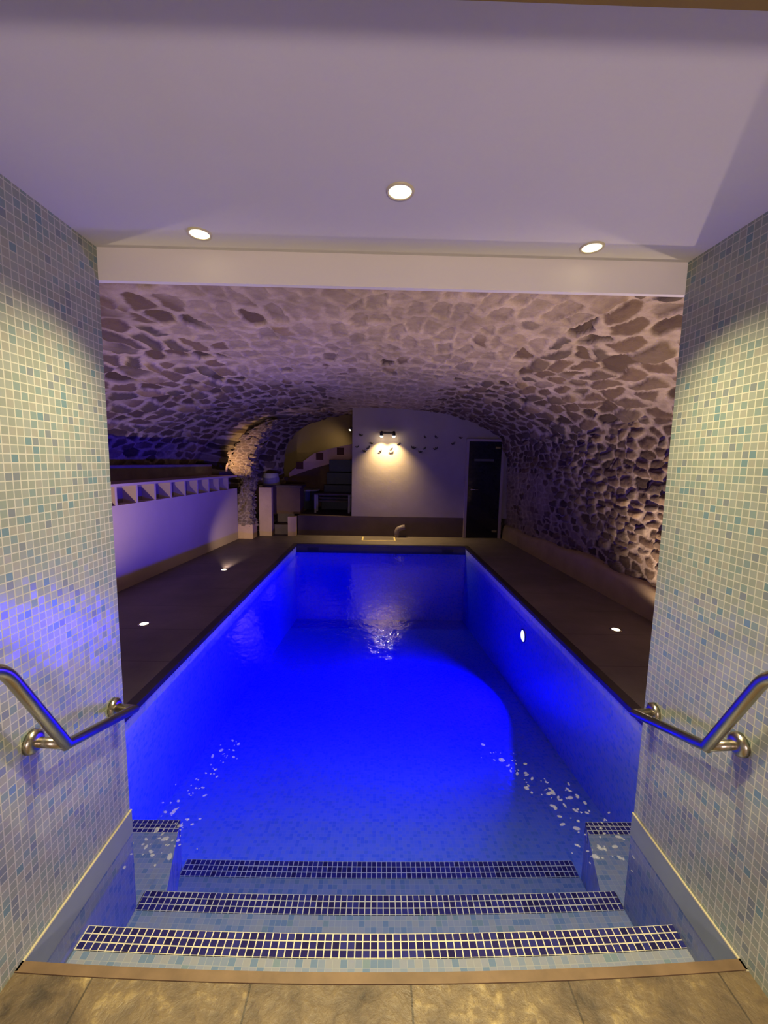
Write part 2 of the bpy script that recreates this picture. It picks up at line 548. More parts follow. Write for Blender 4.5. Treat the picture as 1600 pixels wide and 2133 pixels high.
xs = [XL + (XR - XL) * i / 24 for i in range(25)]
bm = bmesh.new(); bowed_slab(bm, xs, 1.000, -1.6, -0.45, ZLAND, 0.028)
struct('floor', bm, M['landing'], 'brown marbled stone landing in front of the pool steps', 'floor')
bm = bmesh.new(); bowed_slab(bm, xs, 1.027, 1.000, 0.20, ZLAND + 0.003, 0.028, 'both')
struct('trim_1', bm, M['wood_edge'], 'brown rounded edge of the landing above the first step', 'edge trim')

# ================================================================== structure: steps in the water
steps = empty('pool_steps', (0, 1.1, -0.7))
tag(steps, 'pale mosaic steps with navy nosings leading down into the pool', 'steps', kind='structure')


def sub(name, bm, mat, parent, smooth=False):
    """a child built in world coordinates under an empty or mesh parent"""
    o = mesh_obj(name, bm, mat, parent, smooth)
    p, off = parent, Vector((0, 0, 0))
    while p is not None:
        off += p.location; p = p.parent
    o.data.transform(Matrix.Translation(-off))
    return o


TR = [(1.05, 1.281, 0.05, BOW), (1.281, 1.628, -0.20, 0.018), (1.628, 2.02, -0.45, 0.010)]
for i, (yb, yf, z, bow) in enumerate(TR):
    bm = bmesh.new()
    bowed_slab(bm, xs, yf, yb - 0.05, ZF - 0.02, z, bow, 'both')
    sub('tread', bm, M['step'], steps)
    bm = bmesh.new()
    xs_ = [x * 0.998 for x in xs] if i == 0 else [XL + 0.005 + (XR - XL - 0.01) * k / 24 for k in range(25)]
    n0 = 0.070 if i == 0 else (0.077 if i == 1 else 0.088)
    bowed_slab(bm, xs_, yf + 0.004, yf - n0, z - 0.05, z + 0.003, bow, 'both')
    o = sub('nosing', bm, M['nosing'], steps)
    o['label'] = 'navy mosaic nosing strip'
    # shift uv so that exactly three rows fit the strip
    uvd = o.data.uv_layers.active.data
    for d in uvd:
        if d.uv[1] > 0.5: d.uv[1] = (d.uv[1] - yf - 0.004) * 0.0699 / (n0 + 0.004)

for s, xo, xi0, xi1, xo1 in ((-1, XL, -0.895, -1.015, -1.28), (1, XR, 1.02, 1.142, 1.40)):
    bm = bmesh.new()
    pts = [(xi0, 1.62, -0.2), (xi1, 2.012, -0.2), (xo1, 2.012, -0.2), (xo1 if False else xo + s * 0.14, 1.59, -0.2), (xo, 1.585, -0.2)]
    prism(bm, [Vector(p) for p in pts], (0, 0, -0.54))
    uvl = bm.loops.layers.uv.verify()
    for f in bm.faces:
        for l in f.loops: l[uvl].uv = (l.vert.co.x, l.vert.co.y)
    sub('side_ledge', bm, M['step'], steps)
    bm = bmesh.new()
    d = (2.012 - 1.94) / (2.012 - 1.62)
    xin = xi1 + (xi0 - xi1) * d
    pts = [(xin, 1.94, -0.197), (xi1, 2.016, -0.197), (xo1, 2.016, -0.197), (xo1 - s * 0.02, 1.94, -0.197)]
    prism(bm, [Vector(p) for p in pts], (0, 0, -0.06))
    uvl = bm.loops.layers.uv.verify()
    for f in bm.faces:
        for l in f.loops: l[uvl].uv = (l.vert.co.x, (l.vert.co.y - 2.016) * 0.0699 / 0.076)
    o = sub('nosing', bm, M['nosing'], steps)
    o['label'] = 'short navy mosaic nosing at the end of the ledge'

for x, s in ((XL, -1), (XR, 1)):
    bm = bmesh.new(); box(bm, min(x, x - s * 0.0025), max(x, x - s * 0.0025), 1.03, YM + 0.003, -0.45, 0.156)
    o = sub('side_lining', bm, M['lining'], steps); o['label'] = 'mosaic side face beside the steps, blue lamp light in its colour'

# ================================================================== structure: pool basin
def quad_obj(name, pts, mat, parent):
    bm = bmesh.new()
    bm.faces.new([bm.verts.new(p) for p in pts])
    return sub(name, bm, mat, parent)


basin = empty('pool_basin', (0, 4.6, ZF))
tag(basin, 'long mosaic pool basin glowing blue', 'pool', kind='structure')
T = 0.12
bm = bmesh.new()
prism(bm, [Vector(p) for p in ((PL - T, 1.45, -0.72), (PL - T, 2.6, -0.75), (PL - T, 7.7, -1.25), (PL - T, 7.7, -1.5), (PL - T, 1.45, -1.5))], (PR - PL + 2 * T, 0, 0))
sub('basin_floor', bm, M['pool_floor'], basin)
bm = bmesh.new(); box(bm, PL - T, PL, 1.50, PF + T, -1.4, 0.155); sub('basin_side', bm, M['pool_side'], basin)
bm = bmesh.new(); box(bm, PR, PR + T, 1.50, PF + T, -1.4, 0.155); sub('basin_side', bm, M['pool_side'], basin)
bm = bmesh.new(); box(bm, PL, PR, PF, PF + T, -1.4, 0.155); sub('basin_end', bm, M['pool_front'], basin)
bm = bmesh.new()
box(bm, PL, XL - 0.16, 1.50, 1.58, -1.5, 0.155); box(bm, XR + 0.16, PR, 1.50, 1.58, -1.5, 0.155)
sub('basin_end', bm, M['pool_front'], basin)

bm = bmesh.new(); box(bm, PL, PR, PF - 0.006, PF, 0.03, 0.152); o = sub('waterline_band', bm, M['coping'], basin); o['label'] = 'dark band at the waterline of the far end'
# deck: left, right, far in one U with the dark coping as parts
bm = bmesh.new()
box(bm, -3.75, PL - 0.06, 1.60, 9.2, 0.0, ZD)
box(bm, PR + 0.06, 3.1, 1.60, 9.2, 0.0, ZD)
box(bm, PL - 0.06, PR + 0.06, PF + 0.06, 9.2, 0.0, ZD)
deck = struct('floor_deck', bm, M['deck'], 'dark stone deck surrounding the pool', 'deck')
bm = bmesh.new()
box(bm, PL - 0.06, PL + 0.012, PN, PF + 0.06, 0.150, ZD + 0.002, 0.006)
box(bm, PR - 0.012, PR + 0.06, PN, PF + 0.06, 0.150, ZD + 0.002, 0.006)
box(bm, PL + 0.012, PR - 0.012, PF - 0.012, PF + 0.06, 0.150, ZD + 0.002, 0.006)
struct('trim_2', bm, M['coping'], 'dark coping around the edge of the pool', 'coping')

# room shell beyond the vault (kept dark, closes the room against the outside)
bm = bmesh.new()
box(bm, -4.3, XL - 0.16, 1.42, 1.579, 0.0, 3.1); box(bm, XR + 0.16, 3.5, 1.42, 1.579, 0.0, 3.1); box(bm, XL - 0.16, XR + 0.16, 1.62, 1.70, ZC + 0.2, 3.1)
struct('wall_front', bm, M['white_plaster'], 'plastered inner wall of the pool room around the opening', 'wall')

# ================================================================== structure: stone vault
def vnoise(x, y, seed):
    """smooth value noise on arrays"""
    rng = np.random.RandomState(seed)
    L = rng.rand(257, 257)
    xi, yi = np.floor(x).astype(int), np.floor(y).astype(int)
    fx, fy = x - xi, y - yi
    fx, fy = fx * fx * (3 - 2 * fx), fy * fy * (3 - 2 * fy)
    g = lambda a, b: L[a % 257, b % 257]
    return (g(xi, yi) * (1 - fx) + g(xi + 1, yi) * fx) * (1 - fy) + (g(xi, yi + 1) * (1 - fx) + g(xi + 1, yi + 1) * fx) * fy


def fbm(x, y, seed):
    return 0.55 * vnoise(x, y, seed) + 0.28 * vnoise(x * 2.1, y * 2.1, seed + 1) + 0.17 * vnoise(x * 4.3, y * 4.3, seed + 2)


def stones(u, v, su, sv, seed):
    """jittered courses of rubble: returns distance to the joint, per-stone random, nearest-stone ids"""
    rng = np.random.RandomState(seed)
    J = rng.rand(301, 301, 4)
    wu = u + 0.075 * (fbm(u * 2.2 + 3, v * 2.2, seed + 5) - 0.5) * 2
    wv = v + 0.10 * (fbm(u * 2.2 + 40, v * 2.2, seed + 9) - 0.5) * 2
    a, b0 = wu / su, wv / sv
    ia = np.floor(a).astype(int)
    F1 = np.full(u.shape, 9.0); F2 = np.full(u.shape, 9.0); R = np.zeros(u.shape); R2 = np.zeros(u.shape)
    for di in (-1, 0, 1):
        row = ia + di
        shift = (row % 2) * 0.5 + J[row % 301, 7, 3] * 0.6
        b = b0 + shift
        ib = np.floor(b).astype(int)
        for dj in (-2, -1, 0, 1, 2):
            c = ib + dj
            jj = J[row % 301, c % 301]
            pa = row + 0.5 + (jj[..., 0] - 0.5) * 0.55
            pb = c + 0.5 + (jj[..., 1] - 0.5) * 0.85
            d = (np.abs(a - pa) ** 2.6 + np.abs((b - pb) * 0.95) ** 2.6) ** (1 / 2.6)
            nearer = d < F1
            F2 = np.where(nearer, F1, np.minimum(F2, d))
            R = np.where(nearer, jj[..., 2], R); R2 = np.where(nearer, jj[..., 3], R2)
            F1 = np.minimum(F1, d)
    return F2 - F1, R, R2


def sstep(a, b, x):
    t_ = np.clip((x - a) / (b - a), 0, 1)
    return t_ * t_ * (3 - 2 * t_)


def profile(keys, n):
    """Catmull-Rom through (x,z) keys resampled by arc length"""
    K = np.array(keys, float)
    K2 = np.vstack([2 * K[0] - K[1], K, 2 * K[-1] - K[-2]])
    pts = []
    for i in range(1, len(K2) - 2):
        p0, p1, p2, p3 = K2[i - 1:i + 3]
        for s in np.linspace(0, 1, 40, endpoint=False):
            pts.append(0.5 * (2 * p1 + (-p0 + p2) * s + (2 * p0 - 5 * p1 + 4 * p2 - p3) * s * s + (-p0 + 3 * p1 - 3 * p2 + p3) * s ** 3))
    pts.append(K[-1]); pts = np.array(pts)
    L = np.r_[0, np.cumsum(np.linalg.norm(np.diff(pts, axis=0), axis=1))]
    s = np.linspace(0, L[-1], n)
    return np.stack([np.interp(s, L, pts[:, 0]), np.interp(s, L, pts[:, 1])], -1), s


RIGHT = [(0.7, 2.76), (1.4, 2.68), (1.95, 2.50), (2.38, 2.22), (2.55, 1.85), (2.61, 1.3), (2.64, 0.7), (2.64, 0.2)]
PA = [(-3.5, 0.2), (-3.5, 0.9), (-3.46, 1.45), (-3.32, 1.8), (-2.95, 2.14), (-2.3, 2.47), (-1.4, 2.70), (-0.4, 2.78)] + RIGHT     # y <= 7.4
PB = [(-2.78, 0.2), (-2.76, 0.9), (-2.72, 1.4), (-2.58, 1.85), (-2.25, 2.24), (-1.75, 2.52), (-1.15, 2.69), (-0.4, 2.77)] + RIGHT  # y = 8.3
PC = [(-2.15, 0.2), (-2.14, 0.9), (-2.11, 1.5), (-2.0, 2.08), (-1.64, 2.45), (-1.25, 2.61), (-0.85, 2.71), (-0.3, 2.76)] + RIGHT    # y = 9.4
NU, NV = 720, 600
a_, s_ = profile(PA, NU); b_, _ = profile(PB, NU); c_, _ = profile(PC, NU)
yv = np.linspace(1.60, 9.4, NV)
U, Y = np.meshgrid(s_, yv, indexing='ij')
wB = sstep(7.95, 8.30, Y); wC = sstep(8.35, 9.4, Y)
PX = a_[:, 0:1] * (1 - wB) + b_[:, 0:1] * wB
PZ = a_[:, 1:2] * (1 - wB) + b_[:, 1:2] * wB
PX = PX * (1 - wC) + c_[:, 0:1] * wC
PZ = PZ * (1 - wC) + c_[:, 1:2] * wC
PX = PX + np.clip((8.4 - Y) * 0.036, 0, 1) * sstep(1.5, 2.6, PX) - np.clip((7.6 - Y) * 0.05, 0, 1) * sstep(-2.0, -3.4, PX)
frac = U / s_[-1]
# how bare the stones are: bare on the haunches, lime washed at the crown and low on the right at the back
crown = np.exp(-((PX + 0.15) / 1.05) ** 2) + 0.75 * sstep(2.60, 2.75, PZ)
cover = np.clip(crown * 1.05 - 0.95 * sstep(5.0, 6.2, Y) * (1 - np.exp(-((PX - 0.3) / 0.55) ** 2)), 0, 1)
cover = np.clip(cover + 0.8 * sstep(5.2, 6.8, Y) * sstep(1.9, 1.3, PZ) * sstep(2.0, 2.4, PX) + 0.45 * sstep(-2.7, -3.2, PX) * sstep(2.1, 1.7, PZ) + (fbm(U * 1.3, Y * 1.3, 77) - 0.5) * 0.9, 0, 1)
small = sstep(1.7, 2.2, PX) * sstep(2.35, 1.9, PZ)          # tight small courses low on the right
jA, tA, rA = stones(U, Y, 0.150, 0.34, 11)
jB, tB, rB = stones(U, Y, 0.100, 0.19, 47)
pick = (small + (fbm(U * 2.5, Y * 2.5, 61) - 0.5) * 0.6) > 0.5
joint, tone, tilt_ = np.where(pick, jB, jA), np.where(pick, tB, tA), np.where(pick, rB, rA)
width = -0.02 + 0.26 * fbm(U * 3.5, Y * 3.5, 31) + 0.04 * cover
joint = joint + (fbm(U * 17, Y * 15, 71) - 0.5) * 0.34 + (fbm(U * 6, Y * 5, 72) - 0.5) * 0.16
stone = sstep(width, width + 0.12, joint)
dome = sstep(width - 0.02, width + 0.45, joint)
seen = sstep(cover - 0.10, cover + 0.10, 0.04 + 0.96 * tilt_)   # which stones show bare through the mortar
bare = stone * seen
relief = stone * (tone - 0.62) * 0.060 * (0.25 + 0.75 * seen) + dome * 0.020 * (0.35 + 0.65 * seen) + (1 - stone) * (0.014 * cover - 0.012 * small) + (fbm(U * 9, Y * 9, 5) - 0.5) * 0.030 + (fbm(U * 27, Y * 24, 6) - 0.5) * 0.012 + (fbm(U * 0.9, Y * 0.9, 15) - 0.5) * 0.10
P = np.stack([PX, Y, PZ], -1)
du = np.gradient(P, axis=0); dv = np.gradient(P, axis=1)
N = np.cross(dv, du); N /= np.linalg.norm(N, axis=-1, keepdims=True)
ctr = np.array([-0.4, 0, 1.0])
sgn = np.sign(((ctr - P) * np.array([1, 0, 1]) * N).sum(-1, keepdims=True))
N = N * sgn
P = P + N * relief[..., None]
vault = grid_mesh('stone_vault', P, M['stone'], attrs={'stone': stone, 'tone': tone, 'cover': 1 - seen})
tag(vault, 'rubble stone barrel vault over the pool, lime washed at its crown', 'vault', kind='structure')

# outer darkness behind the vault so that no sky shows
bm = bmesh.new(); box(bm, -4.3, 3.5, 1.5, 11.2, 3.1, 3.2)
struct('roof_slab', bm, M['ochre'], 'slab above the stone vault', 'roof')

# right plinth at the foot of the stone wall
def plinth_x(y): return 2.575 + (8.42 - y) * 0.0345
ys = np.linspace(1.6, 8.46, 60)
prof = [(0.0, ZD - 0.01), (0.0, 0.42), (0.015, 0.47), (0.05, 0.50), (0.20, 0.515)]
arr = np.zeros((len(ys), len(prof), 3))
for i, y in enumerate(ys):
    wob = 0.012 * math.sin(y * 3.1) + 0.008 * math.sin(y * 7.7)
    hz = 0.03 * math.sin(y * 1.3 + 1) + 0.015 * math.sin(y * 5)
    for k, (dx, z) in enumerate(prof):
        arr[i, k] = (plinth_x(y) - 0.01 + dx + wob * (k > 0), y, z + (hz if k > 0 else 0))
o = grid_mesh('trim_3', arr, M['plinth'])
tag(o, 'smooth rendered plinth along the foot of the right stone wall', 'plinth', kind='structure')

# ================================================================== structure: left low wall with its open block course
LW = lambda y: -2.919 + (y - 4.609) * 0.078
def slant_box(bm, y0, y1, d0, d1, z0, z1):
    """box that follows the left wall line; d0/d1 = depth behind the face"""
    vs = []
    for d in (d0, d1):
        for y in (y0, y1):
            for z in (z0, z1): vs.append(bm.verts.new((LW(y) - d, y, z)))
    for f in [(0, 1, 3, 2), (4, 6, 7, 5), (0, 4, 5, 1), (2, 3, 7, 6), (0, 2, 6, 4), (1, 5, 7, 3)]:
        bm.faces.new([vs[i] for i in f])


low = empty('wall_low', (-2.9, 5.0, ZD))
tag(low, 'low plastered wall left of the pool topped by a row of open blocks', 'wall', kind='structure')
bm = bmesh.new(); slant_box(bm, 1.62, 7.93, 0, 0.5, 0.1, 1.165); sub('wall_face', bm, M['low_wall'], low)
bm = bmesh.new(); slant_box(bm, 1.62, 7.93, -0.008, 0.62, 1.375, 1.405); sub('cap', bm, M['low_wall'], low)
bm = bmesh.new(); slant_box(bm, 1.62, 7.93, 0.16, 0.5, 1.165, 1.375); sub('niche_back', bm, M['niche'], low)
y = 4.68
dv_ys = [4.68 + 0.358 * k for k in range(-8, 10) if 4.68 + 0.358 * k < 7.9]
for y in dv_ys:
    bm = bmesh.new(); slant_box(bm, y - 0.017, y + 0.017, 0.0, 0.16, 1.165, 1.375); sub('divider', bm, M['low_wall'], low)
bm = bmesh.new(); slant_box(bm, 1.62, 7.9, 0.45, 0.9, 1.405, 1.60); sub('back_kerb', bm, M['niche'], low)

# ================================================================== structure: white end wall, riser, alcove
bm = bmesh.new()
top = [(2.75, 1.9), (2.6, 2.3), (2.2, 2.56), (1.5, 2.80), (0.7, 2.9), (-0.53, 2.92)]
pts = [Vector((-0.53, YE, 0.597)), Vector((2.75, YE, 0.597))] + [Vector((x, YE, z)) for x, z in top]
prism(bm, pts, (0, 0.14, 0))
struct('wall_back', bm, M['white_plaster'], 'white plastered end wall lit by the twin lamp', 'wall')
bm = bmesh.new(); box(bm, -1.63, 1.76, YE - 0.012, YE + 0.5, ZD - 0.02, 0.592); box(bm, -1.63, 1.76, YE + 0.3, 11.0, 0.40, 0.590)
struct('floor_platform', bm, M['dark_riser'], 'dark raised platform behind the far end of the pool', 'platform')
bm = bmesh.new()
for k in range(2):
    box(bm, -2.13, -1.75, YE + 0.05 + 0.28 * k, YE + 1.2, ZD - 0.02 + 0.2 * k, ZD + 0.2 * (k + 1))
struct('alcove_stairs', bm, M['dark_wood'], 'two dark steps up into the alcove beside the small pale post', 'steps')
bm = bmesh.new()
box(bm, -3.6, -0.3, 10.9, 11.0, 0.1, 3.1)
struct('wall_alcove', bm, M['olive'], 'olive plaster wall at the back of the alcove', 'wall')
bm = bmesh.new(); box(bm, -0.45, -0.35, YE + 0.14, 11.0, 0.4, 3.1); box(bm, -3.6, -3.5, 8.2, 11.0, 0.1, 3.1)
struct('wall_alcove_side', bm, M['olive'], 'olive side wall of the alcove', 'wall')
bm = bmesh.new()
inner = [(c_[i, 0], c_[i, 1]) for i in range(0, NU, 6) if c_[i, 0] < -0.38]
for (xa, za), (xb, zb) in zip(inner[:-1], inner[1:]):
    # ring face around the arch, back side towards the alcove
    A = Vector((xa - 0.02, 9.40, za)); B = Vector((xb - 0.02, 9.40, zb))
    c0 = Vector((-3.55, 9.40, za)) if za < 2.4 else Vector((xa, 9.40, 3.1))
    c1 = Vector((-3.55, 9.40, zb)) if za < 2.4 else Vector((xb, 9.40, 3.1))
    vs = [bm.verts.new(p) for p in (A, B, c1, c0)]
    vs2 = [bm.verts.new(p + Vector((0, 0.08, 0))) for p in (A, B, c1, c0)]
    bm.faces.new(vs); bm.faces.new(list(reversed(vs2))); bm.faces.new((vs[0], vs2[0], vs2[1], vs[1]))
bmesh.ops.remove_doubles(bm, verts=bm.verts, dist=0.0005)
struct('wall_arch', bm, M['olive'], 'plastered rim of the arch opening into the alcove', 'wall')

# door at the right of the end wall
door = empty('door_1', (2.13, YE, ZD)); tag(door, 'dark glass door in a pale frame at the right of the end wall', 'door', kind='structure')
DX0, DX1, DZ = 1.76, 2.53, 2.20
bm = bmesh.new()
for (x0, x1, z0, z1) in ((DX0, DX0 + 0.055, ZD, DZ), (DX1 - 0.055, DX1, ZD, DZ), (DX0 + 0.055, DX1 - 0.055, DZ - 0.05, DZ)):
    box(bm, x0, x1, YE - 0.05, YE + 0.02, z0, z1, 0.004)
sub('door_frame', bm, M['frame'], door)
bm = bmesh.new(); box(bm, DX0 + 0.055, DX1 - 0.055, YE - 0.022, YE - 0.012, ZD + 0.012, DZ - 0.05)
pane = sub('door_pane', bm, M['glass'], door)
bm = bmesh.new(); box(bm, 1.93, 2.33, YE - 0.025, YE - 0.0218, 1.755, 1.80)
f_ = sub('frosted_band', bm, M['frosted'], door); f_['label'] = 'faint frosted band across the glass'
bm = bmesh.new(); tube(bm, [(1.90, YE - 0.02, 1.185), (1.90, YE - 0.065, 1.185), (2.03, YE - 0.065, 1.185)], 0.010, 12)
lathe(bm, [(0, -0.004), (0.024, -0.004), (0.024, 0.006), (0, 0.006)], 20, (1.90, YE - 0.024, 1.185), (0, -1, 0))
sub('handle', bm, M['steel'], door, True)
for z in (2.03, 0.335):
    bm = bmesh.new(); box(bm, 2.35, 2.45, YE - 0.035, YE - 0.008, z - 0.022, z + 0.022, 0.004); sub('hinge', bm, M['steel'], door)

# ================================================================== water
bm = bmesh.new()
e = 0.01
outline = [(XL - e, 0.98), (XR + e, 0.98), (XR + e, 1.575), (PR + e, 1.575), (PR + e, PF + e), (PL - e, PF + e), (PL - e, 1.575), (XL - e, 1.575)]
prism(bm, [Vector((x, y, ZW)) for x, y in outline], (0, 0, -1.4 - ZW))
water = mesh_obj('pool_water', bm, M['water'])
tag(water, 'clear rippled water filling the pool and covering the steps', 'water', kind='structure')

# ================================================================== underwater lamp
ul = empty('underwater_lamp', (PR, 4.39, -0.17)); tag(ul, 'round white underwater lamp in the right side of the pool', 'pool lamp')
bm = bmesh.new(); lathe(bm, [(0.074, -0.004), (0.074, 0.010), (0.068, 0.014), (0.062, 0.010)], 32, (PR, 4.39, -0.17), (-1, 0, 0)); sub('bezel', bm, M['steel'], ul, True)
bm = bmesh.new(); lathe(bm, [(0.063, 0.006), (0.05, 0.014), (0.0, 0.018)], 32, (PR, 4.39, -0.17), (-1, 0, 0)); o = sub('lens', bm, M['lamp_pool'], ul, True); o['label'] = 'glowing white lens'
ld = bpy.data.lights.new('underwater_glow', 'AREA'); ld.shape = 'DISK'; ld.size = 0.12; ld.spread = math.radians(138); ld.energy = POOL_W; ld.color = POOL_COL
lo = link(bpy.data.objects.new('underwater_glow', ld)); lo.location = (PR - 0.03, 4.39, -0.17); lo.rotation_euler = (0, math.radians(82), 0)

# ================================================================== downlights
def downlight(x, y, z, label, watt, col=DOWN_COL, ang=112):
    d = empty('ceiling_downlight', (x, y, z)); tag(d, label, 'spotlight', 'recessed ceiling spotlights of the passage')
    bm = bmesh.new(); lathe(bm, [(0.030, 0.0), (0.032, -0.004), (0.037, -0.005), (0.039, 0.0)], 36, (x, y, z)); o = sub('trim_ring', bm, M['skirt_trim'], d, True)
    o['label'] = 'thin metal ring'
    bm = bmesh.new(); lathe(bm, [(0.0, -0.003), (0.031, -0.002)], 32, (x, y, z)); o = sub('lens', bm, M['lamp_warm'], d); o['label'] = 'glowing warm white lens'
    spot('downlight_beam', (x, y, z - 0.012), (x, y - (0.75 if y > 1.3 else 0.1), 0), watt, col, ang, 1.0, 0.03)
    return d


downlight(-0.596, 1.470, ZC, 'glowing recessed spotlight of the passage ceiling nearest the left tiled wall', DOWN_W)
downlight(0.047, 1.227, ZC, 'glowing recessed spotlight in the middle of the passage ceiling, farther from the white beam', DOWN_W)
downlight(0.705, 1.490, ZC, 'glowing recessed spotlight of the passage ceiling nearest the right tiled wall', DOWN_W)
# unseen globe lamp, added behind the viewer to fill beam and ceiling
gl_ = empty('globe_fill_lamp', (0.35, -1.6, 1.2)); tag(gl_, 'unseen round fill lamp added on the ochre entrance wall', 'wall lamp')
bm = bmesh.new(); lathe(bm, [(0.0, 0.03), (0.05, 0.03), (0.055, 0.0), (0.0, 0.0)], 24, (0.35, -1.6, 1.2), (0, 1, 0)); tube(bm, [(0.35, -1.58, 1.2), (0.35, -1.50, 1.2)], 0.012, 12); sub('wall_plate', bm, M['steel'], gl_, True)
bm = bmesh.new(); bmesh.ops.create_uvsphere(bm, u_segments=24, v_segments=16, radius=0.09, matrix=Matrix.Translation((0.35, -1.42, 1.2))); sub('globe', bm, M['fill_globe'], gl_, True)
ld = bpy.data.lights.new('hall_fill_light', 'POINT'); ld.energy = FOYER_FILL_W; ld.color = (1.0, 0.81, 0.80); ld.shadow_soft_size = 0.15
lo = link(bpy.data.objects.new('hall_fill_light', ld)); lo.location = (0.35, -1.30, 1.2)

# ================================================================== deck uplights
def uplight(x, y, label, target, watt, ang=135):
    d = empty('deck_uplight', (x, y, ZD)); tag(d, label, 'floor light', 'round lights set in the pool deck')
    bm = bmesh.new(); lathe(bm, [(0.036, -0.01), (0.036, 0.005), (0.050, 0.005), (0.054, 0.0), (0.054, -0.01)], 32, (x, y, ZD)); sub('bezel', bm, M['steel'], d, True)
    bm = bmesh.new(); lathe(bm, [(0.037, 0.003), (0.02, 0.008), (0.0, 0.009)], 32, (x, y, ZD)); o = sub('lens', bm, M['lamp_up'], d, True); o['label'] = 'glowing warm lens'
    spot('uplight_beam', (x, y, ZD + 0.03), target, watt, UP_COL, ang, 1.0, 0.03)
    return d


uplight(-2.12, 3.707, 'round glowing floor light in the left deck, the nearer of the two there', (-2.35, 4.6, 2.0), UP_W * 2.7, 128)
uplight(-2.098, 5.65, 'round glowing floor light in the left deck, the farther one towards the stone pillar', (-2.50, 8.1, 0.45), UP_W * 2.6, 46)
uplight(2.239, 3.71, 'round glowing floor light in the right deck beside the stone wall', (2.15, 3.7, 2.0), UP_W * 4.2, 160)

uplight(-1.80, 1.95, 'added round floor light, unseen behind the left tiled wall, brightening the near vault', (-0.9, 3.2, 2.7), UP_W * 3.6, 88)  # this and the next are unseen, added to brighten the vault near the beam
uplight(1.92, 1.95, 'added round floor light, unseen behind the right tiled wall, brightening the near vault', (1.1, 3.2, 2.7), UP_W * 6.2, 88)

# unseen small uplight, added on the ledge to light the rough pillar warmly
lu = empty('ledge_fill_light', (-2.98, 7.45, 1.405)); tag(lu, 'added small fill light, unseen on the low wall, warming the rough pillar', 'spotlight')
bm = bmesh.new(); lathe(bm, [(0.0, 0.0), (0.030, 0.0), (0.030, 0.012), (0.024, 0.014), (0.024, 0.010), (0.0, 0.010)], 24, (-2.98, 7.45, 1.405)); sub('lamp_body', bm, M['steel'], lu, True)
bm = bmesh.new(); lathe(bm, [(0.023, 0.0115), (0.0, 0.013)], 20, (-2.98, 7.45, 1.405)); sub('lens', bm, M['lamp_up'], lu, True)
spot('ledge_fill_beam', (-2.98, 7.45, 1.43), (-2.42, 8.1, 1.85), 62.0, (1.0, 0.64, 0.30), 70, 0.9, 0.02)

# ================================================================== twin wall lamp
tw = empty('wall_lamp', (0.17, YE, 2.25)); tag(tw, 'twin spot lamp on the white end wall shining down the plaster', 'wall lamp')
bm = bmesh.new(); box(bm, 0.02, 0.33, YE - 0.03, YE, 2.262, 2.285, 0.004); sub('bracket', bm, M['black_fish'], tw)
for x in (0.055, 0.295):
    bm = bmesh.new(); lathe(bm, [(0.0, 0.075), (0.022, 0.07), (0.030, 0.03), (0.036, -0.02), (0.031, -0.02)], 24, (x, YE - 0.15, 2.235)); tube(bm, [(x, YE - 0.03, 2.273), (x, YE - 0.15, 2.30)], 0.008, 10)
    hd = sub('lamp_head', bm, M['black_fish'], tw, True)
    bm = bmesh.new(); lathe(bm, [(0.030, -0.016), (0.028, -0.032), (0.016, -0.046), (0.0, -0.050)], 24, (x, YE - 0.15, 2.235)); o = sub('bulb', bm, M['lamp_bulb'], hd, True)
    o['label'] = 'glowing warm bulb'
    spot('wall_lamp_beam', (x, YE - 0.15, 2.17), (x, YE - 0.02, 1.0), TWIN_W, TWIN_COL, 112, 1.0, 0.02)

# alcove spot
al = empty('alcove_spotlight', (-0.66, 10.3, 2.50)); tag(al, 'small bright spotlight in the alcove just left of the white end wall', 'spotlight')
YA = 10.3
bm = bmesh.new(); lathe(bm, [(0.0, 0.09), (0.025, 0.085), (0.036, 0.0), (0.030, 0.0)], 20, (-0.70, YA, 2.46), (0.40, 0.40, 0.75)); tube(bm, [(-0.68, YA + 0.06, 2.50), (-0.5, YA + 0.06, 2.56), (-0.44, YA + 0.06, 2.56)], 0.010, 10); sub('lamp_body', bm, M['grey_plastic'], al, True)
bm = bmesh.new(); lathe(bm, [(0.034, 0.004), (0.020, -0.012), (0.0, -0.016)], 20, (-0.70, YA, 2.46), (0.40, 0.40, 0.75)); o = sub('bulb', bm, M['lamp_warm'], al, True); o['label'] = 'glowing bulb'
spot('alcove_beam', (-0.75, YA - 0.02, 2.42), (-1.9, 10.95, 1.5), ALCOVE_W, (1.0, 0.80, 0.48), 140, 0.9, 0.04)

